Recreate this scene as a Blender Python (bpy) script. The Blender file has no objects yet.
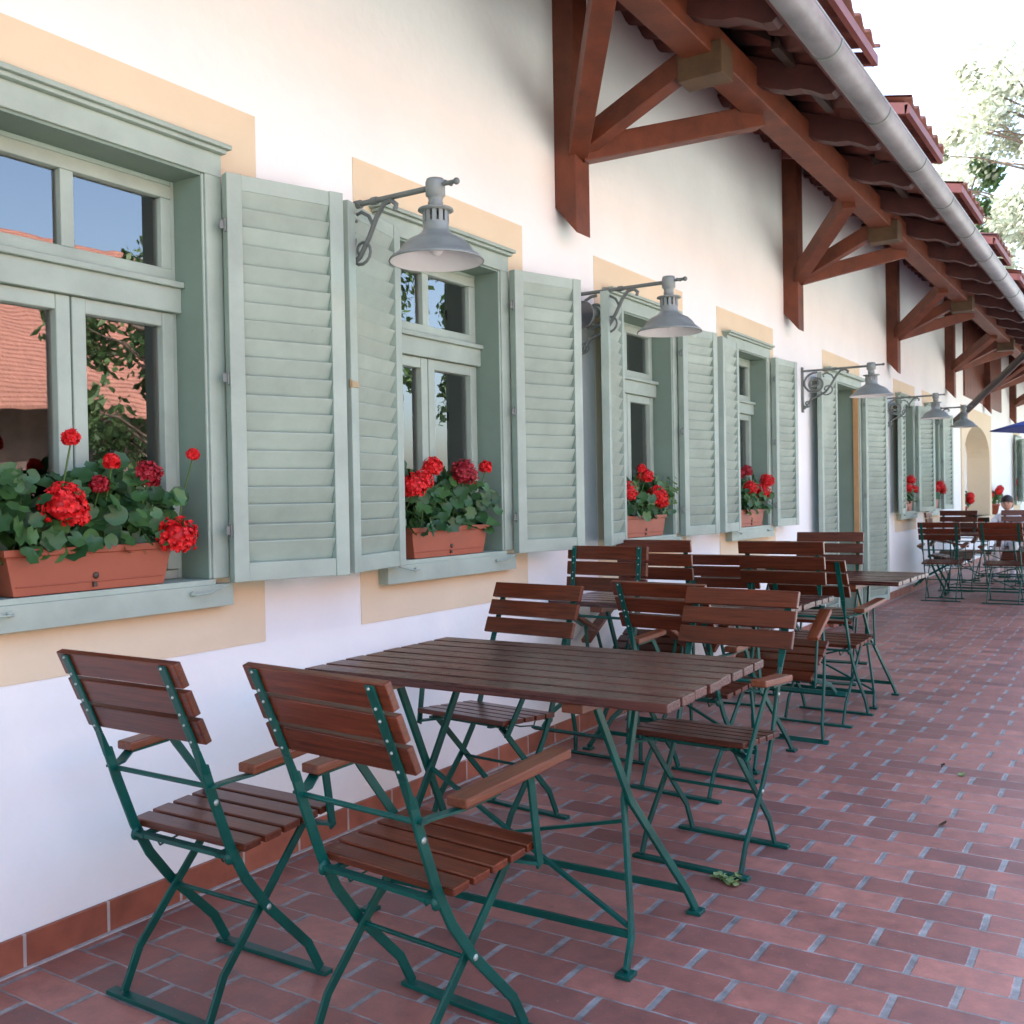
import bpy, math, random
from mathutils import Vector, Matrix
random.seed(7)
S = bpy.context.scene
COL = S.collection
R = math.radians
PI = math.pi
V = Vector

# ------------------------------------------------------------------ mesh builder
class MB:
    def __init__(s): s.v = []; s.f = []; s.sm = []
    def add(s, vs, fs, smooth=False):
        o = len(s.v); s.v += [tuple(p) for p in vs]
        s.f += [tuple(i + o for i in f) for f in fs]; s.sm += [smooth] * len(fs)
    def hexa(s, P):     # 8 corners: 0-3 bottom loop, 4-7 top loop
        s.add(P, [(0,3,2,1),(4,5,6,7),(0,1,5,4),(1,2,6,5),(2,3,7,6),(3,0,4,7)])
    def box(s, x0, x1, y0, y1, z0, z1):
        s.hexa([(x0,y0,z0),(x1,y0,z0),(x1,y1,z0),(x0,y1,z0),(x0,y0,z1),(x1,y0,z1),(x1,y1,z1),(x0,y1,z1)])
    def bar(s, p, q, w, h, up=(0,0,1)):      # w across, h along up
        p = V(p); q = V(q); d = (q - p).normalized(); u = V(up); a = d.cross(u)
        if a.length < 1e-4: a = d.cross(V((1,0,0)))
        a.normalize(); b = a.cross(d).normalized(); a *= w/2; b *= h/2
        s.hexa([p-a-b, p+a-b, q+a-b, q-a-b, p-a+b, p+a+b, q+a+b, q-a+b])
    def strip(s, pts, w, t, axis=(1,0,0)):   # mitred flat bar, w in plane, t along axis
        P = [V(p) for p in pts]; ax = V(axis).normalized(); n = len(P); ring = []
        for i in range(n):
            d0 = (P[i]-P[i-1]).normalized() if i else (P[1]-P[0]).normalized()
            d1 = (P[i+1]-P[i]).normalized() if i < n-1 else d0
            n0 = ax.cross(d0).normalized(); n1 = ax.cross(d1).normalized(); m = (n0+n1).normalized()
            m *= (w/2)/max(.5, m.dot(n0)); a = ax*(t/2)
            ring.append([P[i]-m-a, P[i]+m-a, P[i]+m+a, P[i]-m+a])
        vs = [v for r in ring for v in r]; fs = [(3,2,1,0)]
        for i in range(n-1):
            b = i*4
            for k in range(4): fs.append((b+k, b+(k+1)%4, b+4+(k+1)%4, b+4+k))
        b = (n-1)*4; fs.append((b,b+1,b+2,b+3)); s.add(vs, fs)
    def tube(s, pts, r, n=8, r1=None):
        P = [V(p) for p in pts]; m = len(P); vs = []; fs = []
        d = (P[1]-P[0]).normalized(); a = d.orthogonal().normalized()
        for i in range(m):
            if i == 0: d = (P[1]-P[0])
            elif i == m-1: d = (P[-1]-P[-2])
            else: d = (P[i+1]-P[i-1])
            d.normalize(); a = (a - d*a.dot(d)).normalized(); b = d.cross(a)
            rr = r if r1 is None else r + (r1-r)*i/(m-1)
            for k in range(n):
                t = 2*PI*k/n; vs.append(P[i] + a*math.cos(t)*rr + b*math.sin(t)*rr)
        for i in range(m-1):
            for k in range(n): fs.append((i*n+k, i*n+(k+1)%n, (i+1)*n+(k+1)%n, (i+1)*n+k))
        s.add(vs, fs, True)
        s.add(vs[:n], [tuple(range(n))[::-1]]); s.add(vs[-n:], [tuple(range(n))])
    def lathe(s, prof, c=(0,0,0), n=28, cap=False):
        vs = []; fs = []; c = V(c); m = len(prof)
        for r, z in prof:
            for k in range(n):
                t = 2*PI*k/n; vs.append(c + V((r*math.cos(t), r*math.sin(t), z)))
        for i in range(m-1):
            for k in range(n): fs.append((i*n+k, i*n+(k+1)%n, (i+1)*n+(k+1)%n, (i+1)*n+k))
        s.add(vs, fs, True)
    def ball(s, c, r, nu=10, nv=7, sq=(1,1,1)):
        c = V(c); vs = []; fs = []
        for i in range(nv+1):
            a = PI*i/nv
            for k in range(nu):
                t = 2*PI*k/nu
                vs.append(c + V((r*sq[0]*math.sin(a)*math.cos(t), r*sq[1]*math.sin(a)*math.sin(t), r*sq[2]*math.cos(a))))
        for i in range(nv):
            for k in range(nu): fs.append((i*nu+k, (i+1)*nu+k, (i+1)*nu+(k+1)%nu, i*nu+(k+1)%nu))
        s.add(vs, fs, True)
    def build(s, name, mat, parent=None, bevel=0.0, M=None):
        me = bpy.data.meshes.new(name)
        vs = s.v if M is None else [tuple(M @ V(p)) for p in s.v]
        me.from_pydata(vs, [], s.f); me.polygons.foreach_set('use_smooth', s.sm)
        me.materials.append(mat); me.update()
        o = bpy.data.objects.new(name, me); COL.objects.link(o)
        if parent: o.parent = parent
        if bevel:
            b = o.modifiers.new('bevel', 'BEVEL'); b.width = bevel; b.segments = 2; b.limit_method = 'ANGLE'; b.angle_limit = R(40)
        return o

def tag(o, label=None, cat=None, group=None, kind=None):
    if label: o['label'] = label
    if cat: o['category'] = cat
    if group: o['group'] = group
    if kind: o['kind'] = kind
    return o
def empty(name, loc=(0,0,0), rz=0):
    o = bpy.data.objects.new(name, None); COL.objects.link(o); o.location = loc; o.rotation_euler = (0,0,rz)
    o.empty_display_size = .1
    return o
KIDS = {}
def copy_tree(o, parent=None, skip=()):
    c = o.copy(); COL.objects.link(c)
    if parent: c.parent = parent
    for ch in list(o.children):
        if ch.name.split('.')[0] not in skip: copy_tree(ch, c, skip)
    return c

# ------------------------------------------------------------------ materials
def newmat(name):
    m = bpy.data.materials.new(name); m.use_nodes = True; nt = m.node_tree
    return m, nt, nt.nodes['Principled BSDF'], nt.nodes, nt.links
def mat(name, base, rough=.6, var=.15, scale=6, stretch=(1,1,1), bump=.0, bscale=60, metal=0, spec=.5, rnd=.0, coat=0, rvar=.0, wear=None, isl=0):
    m, nt, b, N, L = newmat(name)
    tc = N.new('ShaderNodeTexCoord'); oi = N.new('ShaderNodeObjectInfo')
    ad = N.new('ShaderNodeVectorMath'); ad.operation = 'ADD'
    cb = N.new('ShaderNodeVectorMath'); cb.operation = 'SCALE'; cb.inputs[0].default_value = (13,7,5)
    L.new(oi.outputs['Random'], cb.inputs['Scale']); L.new(tc.outputs['Object'], ad.inputs[0]); L.new(cb.outputs[0], ad.inputs[1])
    mp = N.new('ShaderNodeMapping'); mp.inputs['Scale'].default_value = stretch; L.new(ad.outputs[0], mp.inputs[0])
    n = N.new('ShaderNodeTexNoise'); n.inputs['Scale'].default_value = scale; n.inputs['Detail'].default_value = 6; n.inputs['Roughness'].default_value = .62
    L.new(mp.outputs[0], n.inputs['Vector'])
    r = N.new('ShaderNodeValToRGB'); e = r.color_ramp.elements
    e[0].position = .3; e[1].position = .7
    e[0].color = tuple(c*(1-var) for c in base)+(1,); e[1].color = tuple(min(1,c*(1+var)) for c in base)+(1,)
    L.new(n.outputs['Fac'], r.inputs[0]); out = r.outputs[0]
    if rnd:
        h = N.new('ShaderNodeHueSaturation'); mr = N.new('ShaderNodeMapRange'); mr.inputs['To Min'].default_value = 1-rnd; mr.inputs['To Max'].default_value = 1+rnd
        L.new(oi.outputs['Random'], mr.inputs[0]); L.new(mr.outputs[0], h.inputs['Value']); L.new(out, h.inputs['Color']); out = h.outputs[0]
    if isl:
        g_ = N.new('ShaderNodeNewGeometry'); h2 = N.new('ShaderNodeHueSaturation'); mi = N.new('ShaderNodeMapRange'); mi.inputs['To Min'].default_value = 1-isl; mi.inputs['To Max'].default_value = 1+isl
        L.new(g_.outputs['Random Per Island'], mi.inputs[0]); L.new(mi.outputs[0], h2.inputs['Value']); L.new(out, h2.inputs['Color']); out = h2.outputs[0]
    if wear:   # (colour, threshold, scale)
        n3 = N.new('ShaderNodeTexNoise'); n3.inputs['Scale'].default_value = wear[2]; n3.inputs['Detail'].default_value = 8; n3.inputs['Roughness'].default_value = .7
        L.new(mp.outputs[0], n3.inputs['Vector'])
        r3 = N.new('ShaderNodeValToRGB'); r3.color_ramp.elements[0].position = wear[1]; r3.color_ramp.elements[1].position = wear[1]+.06
        L.new(n3.outputs['Fac'], r3.inputs[0]); mx = N.new('ShaderNodeMixRGB'); L.new(r3.outputs[0], mx.inputs[0]); L.new(out, mx.inputs[1]); mx.inputs[2].default_value = wear[0]+(1,); out = mx.outputs[0]
    L.new(out, b.inputs['Base Color'])
    b.inputs['Roughness'].default_value = rough; b.inputs['Metallic'].default_value = metal
    b.inputs['Specular IOR Level'].default_value = spec; b.inputs['Coat Weight'].default_value = coat
    if rvar:
        mr2 = N.new('ShaderNodeMapRange'); mr2.inputs['To Min'].default_value = rough-rvar; mr2.inputs['To Max'].default_value = rough+rvar
        L.new(n.outputs['Fac'], mr2.inputs[0]); L.new(mr2.outputs[0], b.inputs['Roughness'])
    if bump:
        n2 = N.new('ShaderNodeTexNoise'); n2.inputs['Scale'].default_value = bscale; n2.inputs['Detail'].default_value = 4
        L.new(mp.outputs[0], n2.inputs['Vector'])
        bp = N.new('ShaderNodeBump'); bp.inputs['Strength'].default_value = bump; bp.inputs['Distance'].default_value = .01
        L.new(n2.outputs['Fac'], bp.inputs['Height']); L.new(bp.outputs[0], b.inputs['Normal'])
    return m
def leafmat(name, c0, c1, rough=.5, trans=.25):
    m, nt, b, N, L = newmat(name)
    g = N.new('ShaderNodeNewGeometry'); r = N.new('ShaderNodeValToRGB')
    r.color_ramp.elements[0].color = c0+(1,); r.color_ramp.elements[1].color = c1+(1,)
    L.new(g.outputs['Random Per Island'], r.inputs[0]); L.new(r.outputs[0], b.inputs['Base Color'])
    b.inputs['Roughness'].default_value = rough
    t = N.new('ShaderNodeBsdfTranslucent'); L.new(r.outputs[0], t.inputs['Color'])
    mx = N.new('ShaderNodeMixShader'); mx.inputs[0].default_value = trans
    L.new(b.outputs[0], mx.inputs[1]); L.new(t.outputs[0], mx.inputs[2]); L.new(mx.outputs[0], N['Material Output'].inputs['Surface'])
    return m

WALL   = mat('lime_plaster', (.775,.80,.775), .9, .045, 1.6, bump=.22, bscale=22, wear=((.69,.70,.66), .68, 2.2))
YELLOW = mat('ochre_wash', (.67,.565,.39), .9, .05, 2.0, bump=.12, bscale=38)
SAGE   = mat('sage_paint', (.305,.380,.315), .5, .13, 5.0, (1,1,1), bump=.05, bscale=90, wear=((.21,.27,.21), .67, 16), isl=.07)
SAGE_SHADE = mat('shaded_reveal_sage', (.175,.245,.19), .55, .08, 3.0, bump=.05, bscale=80)  # same sage, darkened in colour to stand for shade in the reveals
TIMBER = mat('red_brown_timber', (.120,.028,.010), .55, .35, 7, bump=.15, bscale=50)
TIMBEND= mat('sawn_timber_block', (.075,.038,.014), .6, .3, 9, bump=.15, bscale=50)
SLAT   = mat('varnished_slat', (.080,.016,.005), .30, .5, 5, (1.2,22,22), bump=.08, bscale=8, rnd=.28, rvar=.06, spec=.45, isl=.25, wear=((.07,.02,.012), .66, 3))
TOPW   = mat('weathered_table_plank', (.062,.017,.011), .28, .5, 5, (1.2,22,22), bump=.10, bscale=8, isl=.22, rnd=.12, rvar=.07, wear=((.16,.075,.06), .69, 3))
ARMW   = mat('worn_armrest_wood', (.140,.036,.012), .36, .4, 5, (22,1.2,22), bump=.08, bscale=8, rnd=.2, wear=((.26,.11,.05), .66, 3))
GREEN  = mat('green_enamel', (.001,.062,.047), .34, .3, 9, bump=.04, bscale=120, spec=.3, rnd=.12, wear=((.045,.045,.035), .70, 30))
RIVET  = mat('steel_rivet', (.35,.42,.38), .4, .2, 20, metal=.6)
TERRA  = mat('terracotta_plastic', (.30,.075,.036), .5, .10, 5, bump=.03)
SKIRT  = None
ZINC   = mat('zinc', (.21,.21,.22), .45, .3, 5, (1,.5,1), metal=.2, rvar=.08)
LAMPG  = mat('grey_lamp_enamel', (.195,.220,.205), .42, .12, 8)
LAMPW  = mat('white_lamp_lining', (.72,.70,.68), .4, .05, 8)
IRON   = mat('grey_green_iron', (.13,.15,.135), .5, .2, 12)
TILE   = mat('clay_tile', (.15,.046,.031), .75, .35, 6, bump=.2, bscale=30)
FASCIA = mat('red_fascia_board', (.15,.042,.036), .6, .25, 6)
CURT   = mat('grey_voile', (.78,.77,.76), .9, .08, 4)
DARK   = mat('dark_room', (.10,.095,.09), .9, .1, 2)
PEACH  = mat('dry_wood_stop', (.48,.28,.12), .6, .15, 6)
PARA   = mat('blue_canvas', (.03,.055,.24), .8, .1, 5)
POLEW  = mat('dark_pole_wood', (.045,.026,.018), .5, .25, 6)
SKIN   = mat('skin', (.52,.28,.19), .5, .06, 8)
HAIR   = mat('dark_hair', (.02,.014,.012), .5, .2, 30)
SHIRT  = mat('white_shirt', (.75,.75,.78), .85, .05, 8)
TROUS  = mat('dark_trousers', (.04,.045,.07), .85, .1, 8)
GRAVEL = mat('courtyard_gravel', (.35,.36,.325), .95, .2, 30, bump=.3, bscale=80)
BARK   = mat('bark', (.14,.10,.075), .9, .3, 8, bump=.4, bscale=20)
SOIL   = mat('potting_soil', (.03,.02,.015), .95, .3, 30)
GERA   = leafmat('geranium_leaf', (.014,.060,.016), (.06,.155,.040), .45, .15)
GERB   = leafmat('fresh_leaf', (.06,.14,.03), (.12,.22,.05), .45, .3)
BLOOM  = leafmat('red_petal', (.50,.003,.006), (.78,.010,.010), .55, .12)
BLOOMD = leafmat('dark_red_petal', (.25,.004,.012), (.38,.008,.02), .55, .1)
PALEF  = leafmat('overexposed_foliage', (.30,.33,.24), (.55,.56,.46), .6, .3)  # leaf colour paled to imitate overexposed sunlight
DEEPF  = leafmat('deep_foliage', (.04,.09,.03), (.11,.18,.06), .55, .25)
DRYL   = leafmat('fallen_leaf', (.16,.24,.07), (.30,.38,.16), .6, .2)
DRYD   = leafmat('shrivelled_leaf', (.05,.03,.02), (.08,.05,.03), .7, .1)

def brick_floor():
    m, nt, b, N, L = newmat('clinker_paving')
    def math_(op, a, c=None, d=None):
        n = N.new('ShaderNodeMath'); n.operation = op
        for i, x in enumerate((a, c, d)):
            if x is None: continue
            if isinstance(x, (int, float)): n.inputs[i].default_value = x
            else: L.new(x, n.inputs[i])
        return n.outputs[0]
    tc = N.new('ShaderNodeTexCoord'); 
    nz = N.new('ShaderNodeTexNoise'); nz.inputs['Scale'].default_value = 7; nz.inputs['Detail'].default_value = 3; L.new(tc.outputs['Object'], nz.inputs['Vector'])
    nz2 = N.new('ShaderNodeTexNoise'); nz2.inputs['Scale'].default_value = 60; nz2.inputs['Detail'].default_value = 3; L.new(tc.outputs['Object'], nz2.inputs['Vector'])
    sx = N.new('ShaderNodeSeparateXYZ'); L.new(tc.outputs['Object'], sx.inputs[0])
    sn = N.new('ShaderNodeSeparateXYZ'); L.new(nz.outputs['Color'], sn.inputs[0])
    sn2 = N.new('ShaderNodeSeparateXYZ'); L.new(nz2.outputs['Color'], sn2.inputs[0])
    X = math_('ADD', sx.outputs[0], math_('MULTIPLY', math_('SUBTRACT', sn.outputs[0], .5), .012))
    X = math_('ADD', X, math_('MULTIPLY', math_('SUBTRACT', sn2.outputs[0], .5), .006))
    Y = math_('ADD', sx.outputs[1], math_('MULTIPLY', math_('SUBTRACT', sn.outputs[1], .5), .012))
    Y = math_('ADD', Y, math_('MULTIPLY', math_('SUBTRACT', sn2.outputs[1], .5), .006))
    v = math_('DIVIDE', math_('SUBTRACT', Y, 2.735-12.8), .128)
    row = math_('FLOOR', v); fv = math_('FRACT', v)
    odd = math_('FLOORED_MODULO', row, 2.0)
    wr = N.new('ShaderNodeTexWhiteNoise'); wr.noise_dimensions = '1D'; L.new(row, wr.inputs['W'])
    jit = math_('MULTIPLY', math_('SUBTRACT', wr.outputs['Value'], .5), .09)
    u = math_('DIVIDE', math_('SUBTRACT', X, 1.807-25.0), .250)
    u = math_('ADD', math_('ADD', u, math_('MULTIPLY', odd, .5)), jit)
    col = math_('FLOOR', u); fu = math_('FRACT', u)
    cv = N.new('ShaderNodeCombineXYZ'); L.new(col, cv.inputs[0]); L.new(row, cv.inputs[1])
    wn = N.new('ShaderNodeTexWhiteNoise'); wn.noise_dimensions = '2D'; L.new(cv.outputs[0], wn.inputs['Vector'])
    # joint masks: distance to the nearest edge in metres
    du = math_('MULTIPLY', math_('MINIMUM', fu, math_('SUBTRACT', 1.0, fu)), .250)
    dv = math_('MULTIPLY', math_('MINIMUM', fv, math_('SUBTRACT', 1.0, fv)), .128)
    def ss(x, e0, e1):
        r = N.new('ShaderNodeMapRange'); r.interpolation_type = 'SMOOTHSTEP'; r.inputs['From Min'].default_value = e0; r.inputs['From Max'].default_value = e1; L.new(x, r.inputs[0]); return r.outputs[0]
    mu = ss(du, .0075, .0115); mv = ss(dv, .0012, .0048)
    mask = math_('MULTIPLY', mu, mv)
    # brick colour
    r = N.new('ShaderNodeValToRGB'); e = r.color_ramp.elements
    e[0].color = (.150,.042,.030,1); e[1].color = (.360,.130,.090,1); e.new(.5).color = (.260,.084,.058,1)
    L.new(wn.outputs['Value'], r.inputs[0])
    nb = N.new('ShaderNodeTexNoise'); nb.inputs['Scale'].default_value = 14; nb.inputs['Detail'].default_value = 8; nb.inputs['Roughness'].default_value = .7; L.new(tc.outputs['Object'], nb.inputs['Vector'])
    rb = N.new('ShaderNodeValToRGB'); rb.color_ramp.elements[0].position = .3; rb.color_ramp.elements[0].color = (.58,.57,.60,1); rb.color_ramp.elements[1].position = .72; rb.color_ramp.elements[1].color = (1.30,1.27,1.25,1)
    L.new(nb.outputs['Fac'], rb.inputs[0])
    mm = N.new('ShaderNodeMixRGB'); mm.blend_type = 'MULTIPLY'; mm.inputs[0].default_value = 1; L.new(r.outputs[0], mm.inputs[1]); L.new(rb.outputs[0], mm.inputs[2])
    # darker blotches and spots
    ns = N.new('ShaderNodeTexNoise'); ns.inputs['Scale'].default_value = 38; ns.inputs['Detail'].default_value = 5; L.new(tc.outputs['Object'], ns.inputs['Vector'])
    rs = N.new('ShaderNodeValToRGB'); rs.color_ramp.elements[0].position = .68; rs.color_ramp.elements[1].position = .76; L.new(ns.outputs['Fac'], rs.inputs[0])
    md = N.new('ShaderNodeMixRGB'); L.new(math_('MULTIPLY', rs.outputs[0], .55), md.inputs[0]); L.new(mm.outputs[0], md.inputs[1]); md.inputs[2].default_value = (.09,.03,.026,1)
    # large soft dusty film
    nl = N.new('ShaderNodeTexNoise'); nl.inputs['Scale'].default_value = 1.1; nl.inputs['Detail'].default_value = 4; L.new(tc.outputs['Object'], nl.inputs['Vector'])
    mf = N.new('ShaderNodeMixRGB'); L.new(math_('MULTIPLY', nl.outputs['Fac'], .26), mf.inputs[0]); L.new(md.outputs[0], mf.inputs[1]); mf.inputs[2].default_value = (.42,.27,.24,1)
    # mortar: pale in head joints, greyer and patchy
    rm = N.new('ShaderNodeValToRGB'); rm.color_ramp.elements[0].position = .35; rm.color_ramp.elements[0].color = (.115,.112,.11,1); rm.color_ramp.elements[1].position = .65; rm.color_ramp.elements[1].color = (.31,.30,.29,1)
    L.new(nb.outputs['Fac'], rm.inputs[0])
    nsp = N.new('ShaderNodeTexNoise'); nsp.inputs['Scale'].default_value = 110; nsp.inputs['Detail'].default_value = 3; L.new(tc.outputs['Object'], nsp.inputs['Vector'])
    rsp = N.new('ShaderNodeValToRGB'); rsp.color_ramp.elements[0].position = .66; rsp.color_ramp.elements[1].position = .74; L.new(nsp.outputs['Fac'], rsp.inputs[0])
    msp = N.new('ShaderNodeMixRGB'); L.new(math_('MULTIPLY', rsp.outputs[0], .5), msp.inputs[0]); L.new(mf.outputs[0], msp.inputs[1]); msp.inputs[2].default_value = (.42,.30,.27,1); mf = msp
    mo = N.new('ShaderNodeMixRGB'); L.new(mask, mo.inputs[0]); L.new(rm.outputs[0], mo.inputs[1]); L.new(mf.outputs[0], mo.inputs[2])
    L.new(mo.outputs[0], b.inputs['Base Color'])
    rr = N.new('ShaderNodeMapRange'); rr.inputs['To Min'].default_value = .30; rr.inputs['To Max'].default_value = .55; L.new(nb.outputs['Fac'], rr.inputs[0]); L.new(rr.outputs[0], b.inputs['Roughness'])
    nf = N.new('ShaderNodeTexNoise'); nf.inputs['Scale'].default_value = 160; nf.inputs['Detail'].default_value = 5; L.new(tc.outputs['Object'], nf.inputs['Vector'])
    h = math_('ADD', math_('ADD', math_('MULTIPLY', mask, 1.0), math_('MULTIPLY', nf.outputs['Fac'], .35)), math_('ADD', math_('MULTIPLY', nb.outputs['Fac'], .25), math_('MULTIPLY', wn.outputs['Value'], .35)))
    bp = N.new('ShaderNodeBump'); bp.inputs['Strength'].default_value = .40; bp.inputs['Distance'].default_value = .004; L.new(h, bp.inputs['Height']); L.new(bp.outputs[0], b.inputs['Normal'])
    return m
FLOORM = brick_floor()

def skirt_mat():
    m, nt, b, N, L = newmat('skirting_tile')
    tc = N.new('ShaderNodeTexCoord'); mp = N.new('ShaderNodeMapping'); mp.inputs['Rotation'].default_value = (0,0,R(90)); L.new(tc.outputs['Object'], mp.inputs[0])
    br = N.new('ShaderNodeTexBrick'); br.offset = 0; br.inputs['Scale'].default_value = 1; br.inputs['Brick Width'].default_value = .26; br.inputs['Row Height'].default_value = 3
    br.inputs['Mortar Size'].default_value = .005; br.inputs['Color1'].default_value = (.25,.075,.042,1); br.inputs['Color2'].default_value = (.36,.125,.072,1); br.inputs['Mortar'].default_value = (.40,.36,.33,1)
    L.new(mp.outputs[0], br.inputs['Vector'])
    n = N.new('ShaderNodeTexNoise'); n.inputs['Scale'].default_value = 12; n.inputs['Detail'].default_value = 6; L.new(tc.outputs['Object'], n.inputs['Vector'])
    mx = N.new('ShaderNodeMixRGB'); mx.blend_type = 'OVERLAY'; mx.inputs[0].default_value = .5; L.new(br.outputs[0], mx.inputs[1]); L.new(n.outputs['Fac'], mx.inputs[2])
    L.new(mx.outputs[0], b.inputs['Base Color']); b.inputs['Roughness'].default_value = .5
    return m
SKIRT = skirt_mat()

def glass_mat():
    m, nt, b, N, L = newmat('window_glass')
    N.remove(b); t = N.new('ShaderNodeBsdfTransparent'); t.inputs[0].default_value = (.86,.88,.87,1)
    g = N.new('ShaderNodeBsdfGlossy'); g.inputs['Roughness'].default_value = .004
    tc = N.new('ShaderNodeTexCoord'); n = N.new('ShaderNodeTexNoise'); n.inputs['Scale'].default_value = 3.5; L.new(tc.outputs['Object'], n.inputs['Vector'])
    bp = N.new('ShaderNodeBump'); bp.inputs['Strength'].default_value = .035; bp.inputs['Distance'].default_value = .02; L.new(n.outputs['Fac'], bp.inputs['Height']); L.new(bp.outputs[0], g.inputs['Normal'])
    lw = N.new('ShaderNodeFresnel'); lw.inputs['IOR'].default_value = 2.0
    mp = N.new('ShaderNodeMath'); mp.operation = 'MULTIPLY'; mp.inputs[1].default_value = 1.6; mp.use_clamp = True; L.new(lw.outputs[0], mp.inputs[0])
    mx = N.new('ShaderNodeMixShader'); L.new(mp.outputs[0], mx.inputs[0]); L.new(t.outputs[0], mx.inputs[1]); L.new(g.outputs[0], mx.inputs[2])
    L.new(mx.outputs[0], N['Material Output'].inputs['Surface'])
    return m
GLASS = glass_mat()

# ------------------------------------------------------------------ ground
m = MB(); m.box(0, 3.9, -5, 29, -.12, 0); tag(m.build('terrace_floor', FLOORM), kind='structure')
m = MB(); m.add([(-400,-400,-.06),(400,-400,-.06),(400,400,-.06),(-400,400,-.06)], [(0,1,2,3)])
tag(m.build('ground', GRAVEL), kind='structure')

# ------------------------------------------------------------------ house
house = empty('terrace_house', (0,0,0))
tag(house, 'long white plastered inn with sage shutters, ochre window surrounds and a timbered tiled eave', 'house')
WIN = [1.815, 3.55, 5.53, 7.37, 12.99, 14.71, 24.56]
DOOR = 10.13
HO = .395; ZB, ZT = 1.015, 2.325
ARCH = (17.3, 20.4)
ops = [(c-HO-.01, c+HO+.01, ZB-.02, ZT+.01) for c in WIN] + [(DOOR-.54, DOOR+.54, 0, ZT+.01)] + [(ARCH[0], ARCH[1], .80, 2.45)]
ys = sorted({-5.0, 28.0} | {o[0] for o in ops} | {o[1] for o in ops}); zs = sorted({-.1, 4.35} | {o[2] for o in ops} | {o[3] for o in ops})
m = MB()
for x, flip in ((0, False), (-.42, True)):
    for i in range(len(ys)-1):
        for j in range(len(zs)-1):
            yc = (ys[i]+ys[i+1])/2; zc = (zs[j]+zs[j+1])/2
            if any(o[0] < yc < o[1] and o[2] < zc < o[3] for o in ops): continue
            q = [(x,ys[i],zs[j]),(x,ys[i+1],zs[j]),(x,ys[i+1],zs[j+1]),(x,ys[i],zs[j+1])]
            m.add(q, [(3,2,1,0) if flip else (0,1,2,3)])
for o in ops:   # masonry reveals
    a, b_, c, d = o
    m.add([(0,a,c),(-.42,a,c),(-.42,a,d),(0,a,d)], [(0,1,2,3)]); m.add([(0,b_,c),(-.42,b_,c),(-.42,b_,d),(0,b_,d)], [(3,2,1,0)])
    m.add([(0,a,d),(-.42,a,d),(-.42,b_,d),(0,b_,d)], [(0,1,2,3)]); m.add([(0,a,c),(-.42,a,c),(-.42,b_,c),(0,b_,c)], [(3,2,1,0)])
m.box(-8,-7.6,-5,28,-.1,4.3)
for y0, y1 in ((-5.3,-5.003),(28.003,28.3)):
    m.box(-8,0,y0,y1,-.1,4.3)
    m.add([(0,y0,4.3),(-8,y0,4.3),(-4,y0,8.2),(0,y1,4.3),(-8,y1,4.3),(-4,y1,8.2)], [(0,1,2),(5,4,3)])
m.build('wall', WALL, house)
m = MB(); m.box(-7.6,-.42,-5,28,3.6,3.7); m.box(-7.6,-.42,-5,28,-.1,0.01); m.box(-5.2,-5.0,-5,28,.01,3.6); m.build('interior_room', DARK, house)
m = MB()
for a, b_ in ((-5, DOOR-.62), (DOOR+.62, 28)): m.box(.002,.016,a,b_,.0,.094)
m.build('skirting', SKIRT, house, bevel=.002)
m = MB(); m.box(.0165,.030,-5,DOOR-.64,.001,.006); m.box(.0165,.030,DOOR+.64,28,.001,.006); m.build('skirting_grout', mat('grout', (.40,.38,.36), .95, .25, 20), house)

BRASS = mat('old_brass', (.35,.24,.13), .4, .2, 20, metal=.5)
def shutter_M(hy, side, ang, xh):
    a = R(ang); u = V((math.sin(a), side*math.cos(a), 0)); n = V((math.cos(a), -side*math.sin(a), 0))
    return Matrix(((u.x,n.x,0,xh),(u.y,n.y,0,hy),(0,0,1,0),(0,0,0,1)))
def shutter(parent, hinge_y, side, ang, z0, z1, w=.42, xh=.068, n=20):
    a = R(ang); u = V((math.sin(a), side*math.cos(a), 0)); nrm = V((math.cos(a), -side*math.sin(a), 0))
    M = Matrix(((u.x,nrm.x,0,xh),(u.y,nrm.y,0,hinge_y),(0,0,1,0),(0,0,0,1)))
    st = .052; t = .042; m = MB()
    m.box(0,st,-t/2,t/2,z0,z1); m.box(w-st,w,-t/2,t/2,z0,z1)
    m.box(st,w-st,-t/2+.003,t/2-.003,z1-.052,z1-.001); m.box(st,w-st,-t/2+.003,t/2-.003,z0+.001,z0+.062)
    zz0 = z0+.062; H = (z1-.052-zz0); p = H/n
    for i in range(n):
        zb = zz0+p*i; j = random.uniform(-.003,.003)
        m.hexa([(st,-.027,zb-.010+j),(w-st,-.027,zb-.010+j),(w-st,-.019,zb-.013+j),(st,-.019,zb-.013+j),
                (st,.009,zb+p+.008+j),(w-st,.009,zb+p+.008+j),(w-st,.018,zb+p+.005+j),(st,.018,zb+p+.005+j)])
    if side < 0: m.f = [f[::-1] for f in m.f]
    o = m.build('shutter', SAGE, parent, M=M, bevel=.0022)
    for z in (z1-.17, (z0+z1)/2, z0+.17):
        h = MB(); h.tube([(-.004,.012,z-.022),(-.004,.012,z+.022)],.0055,6); h.box(-.022,-.002,.009,.013,z-.014,z+.014)
        if side < 0: h.f = [f[::-1] for f in h.f]
        h.build('shutter_hinge', IRON, parent, M=M)
    return M
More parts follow.
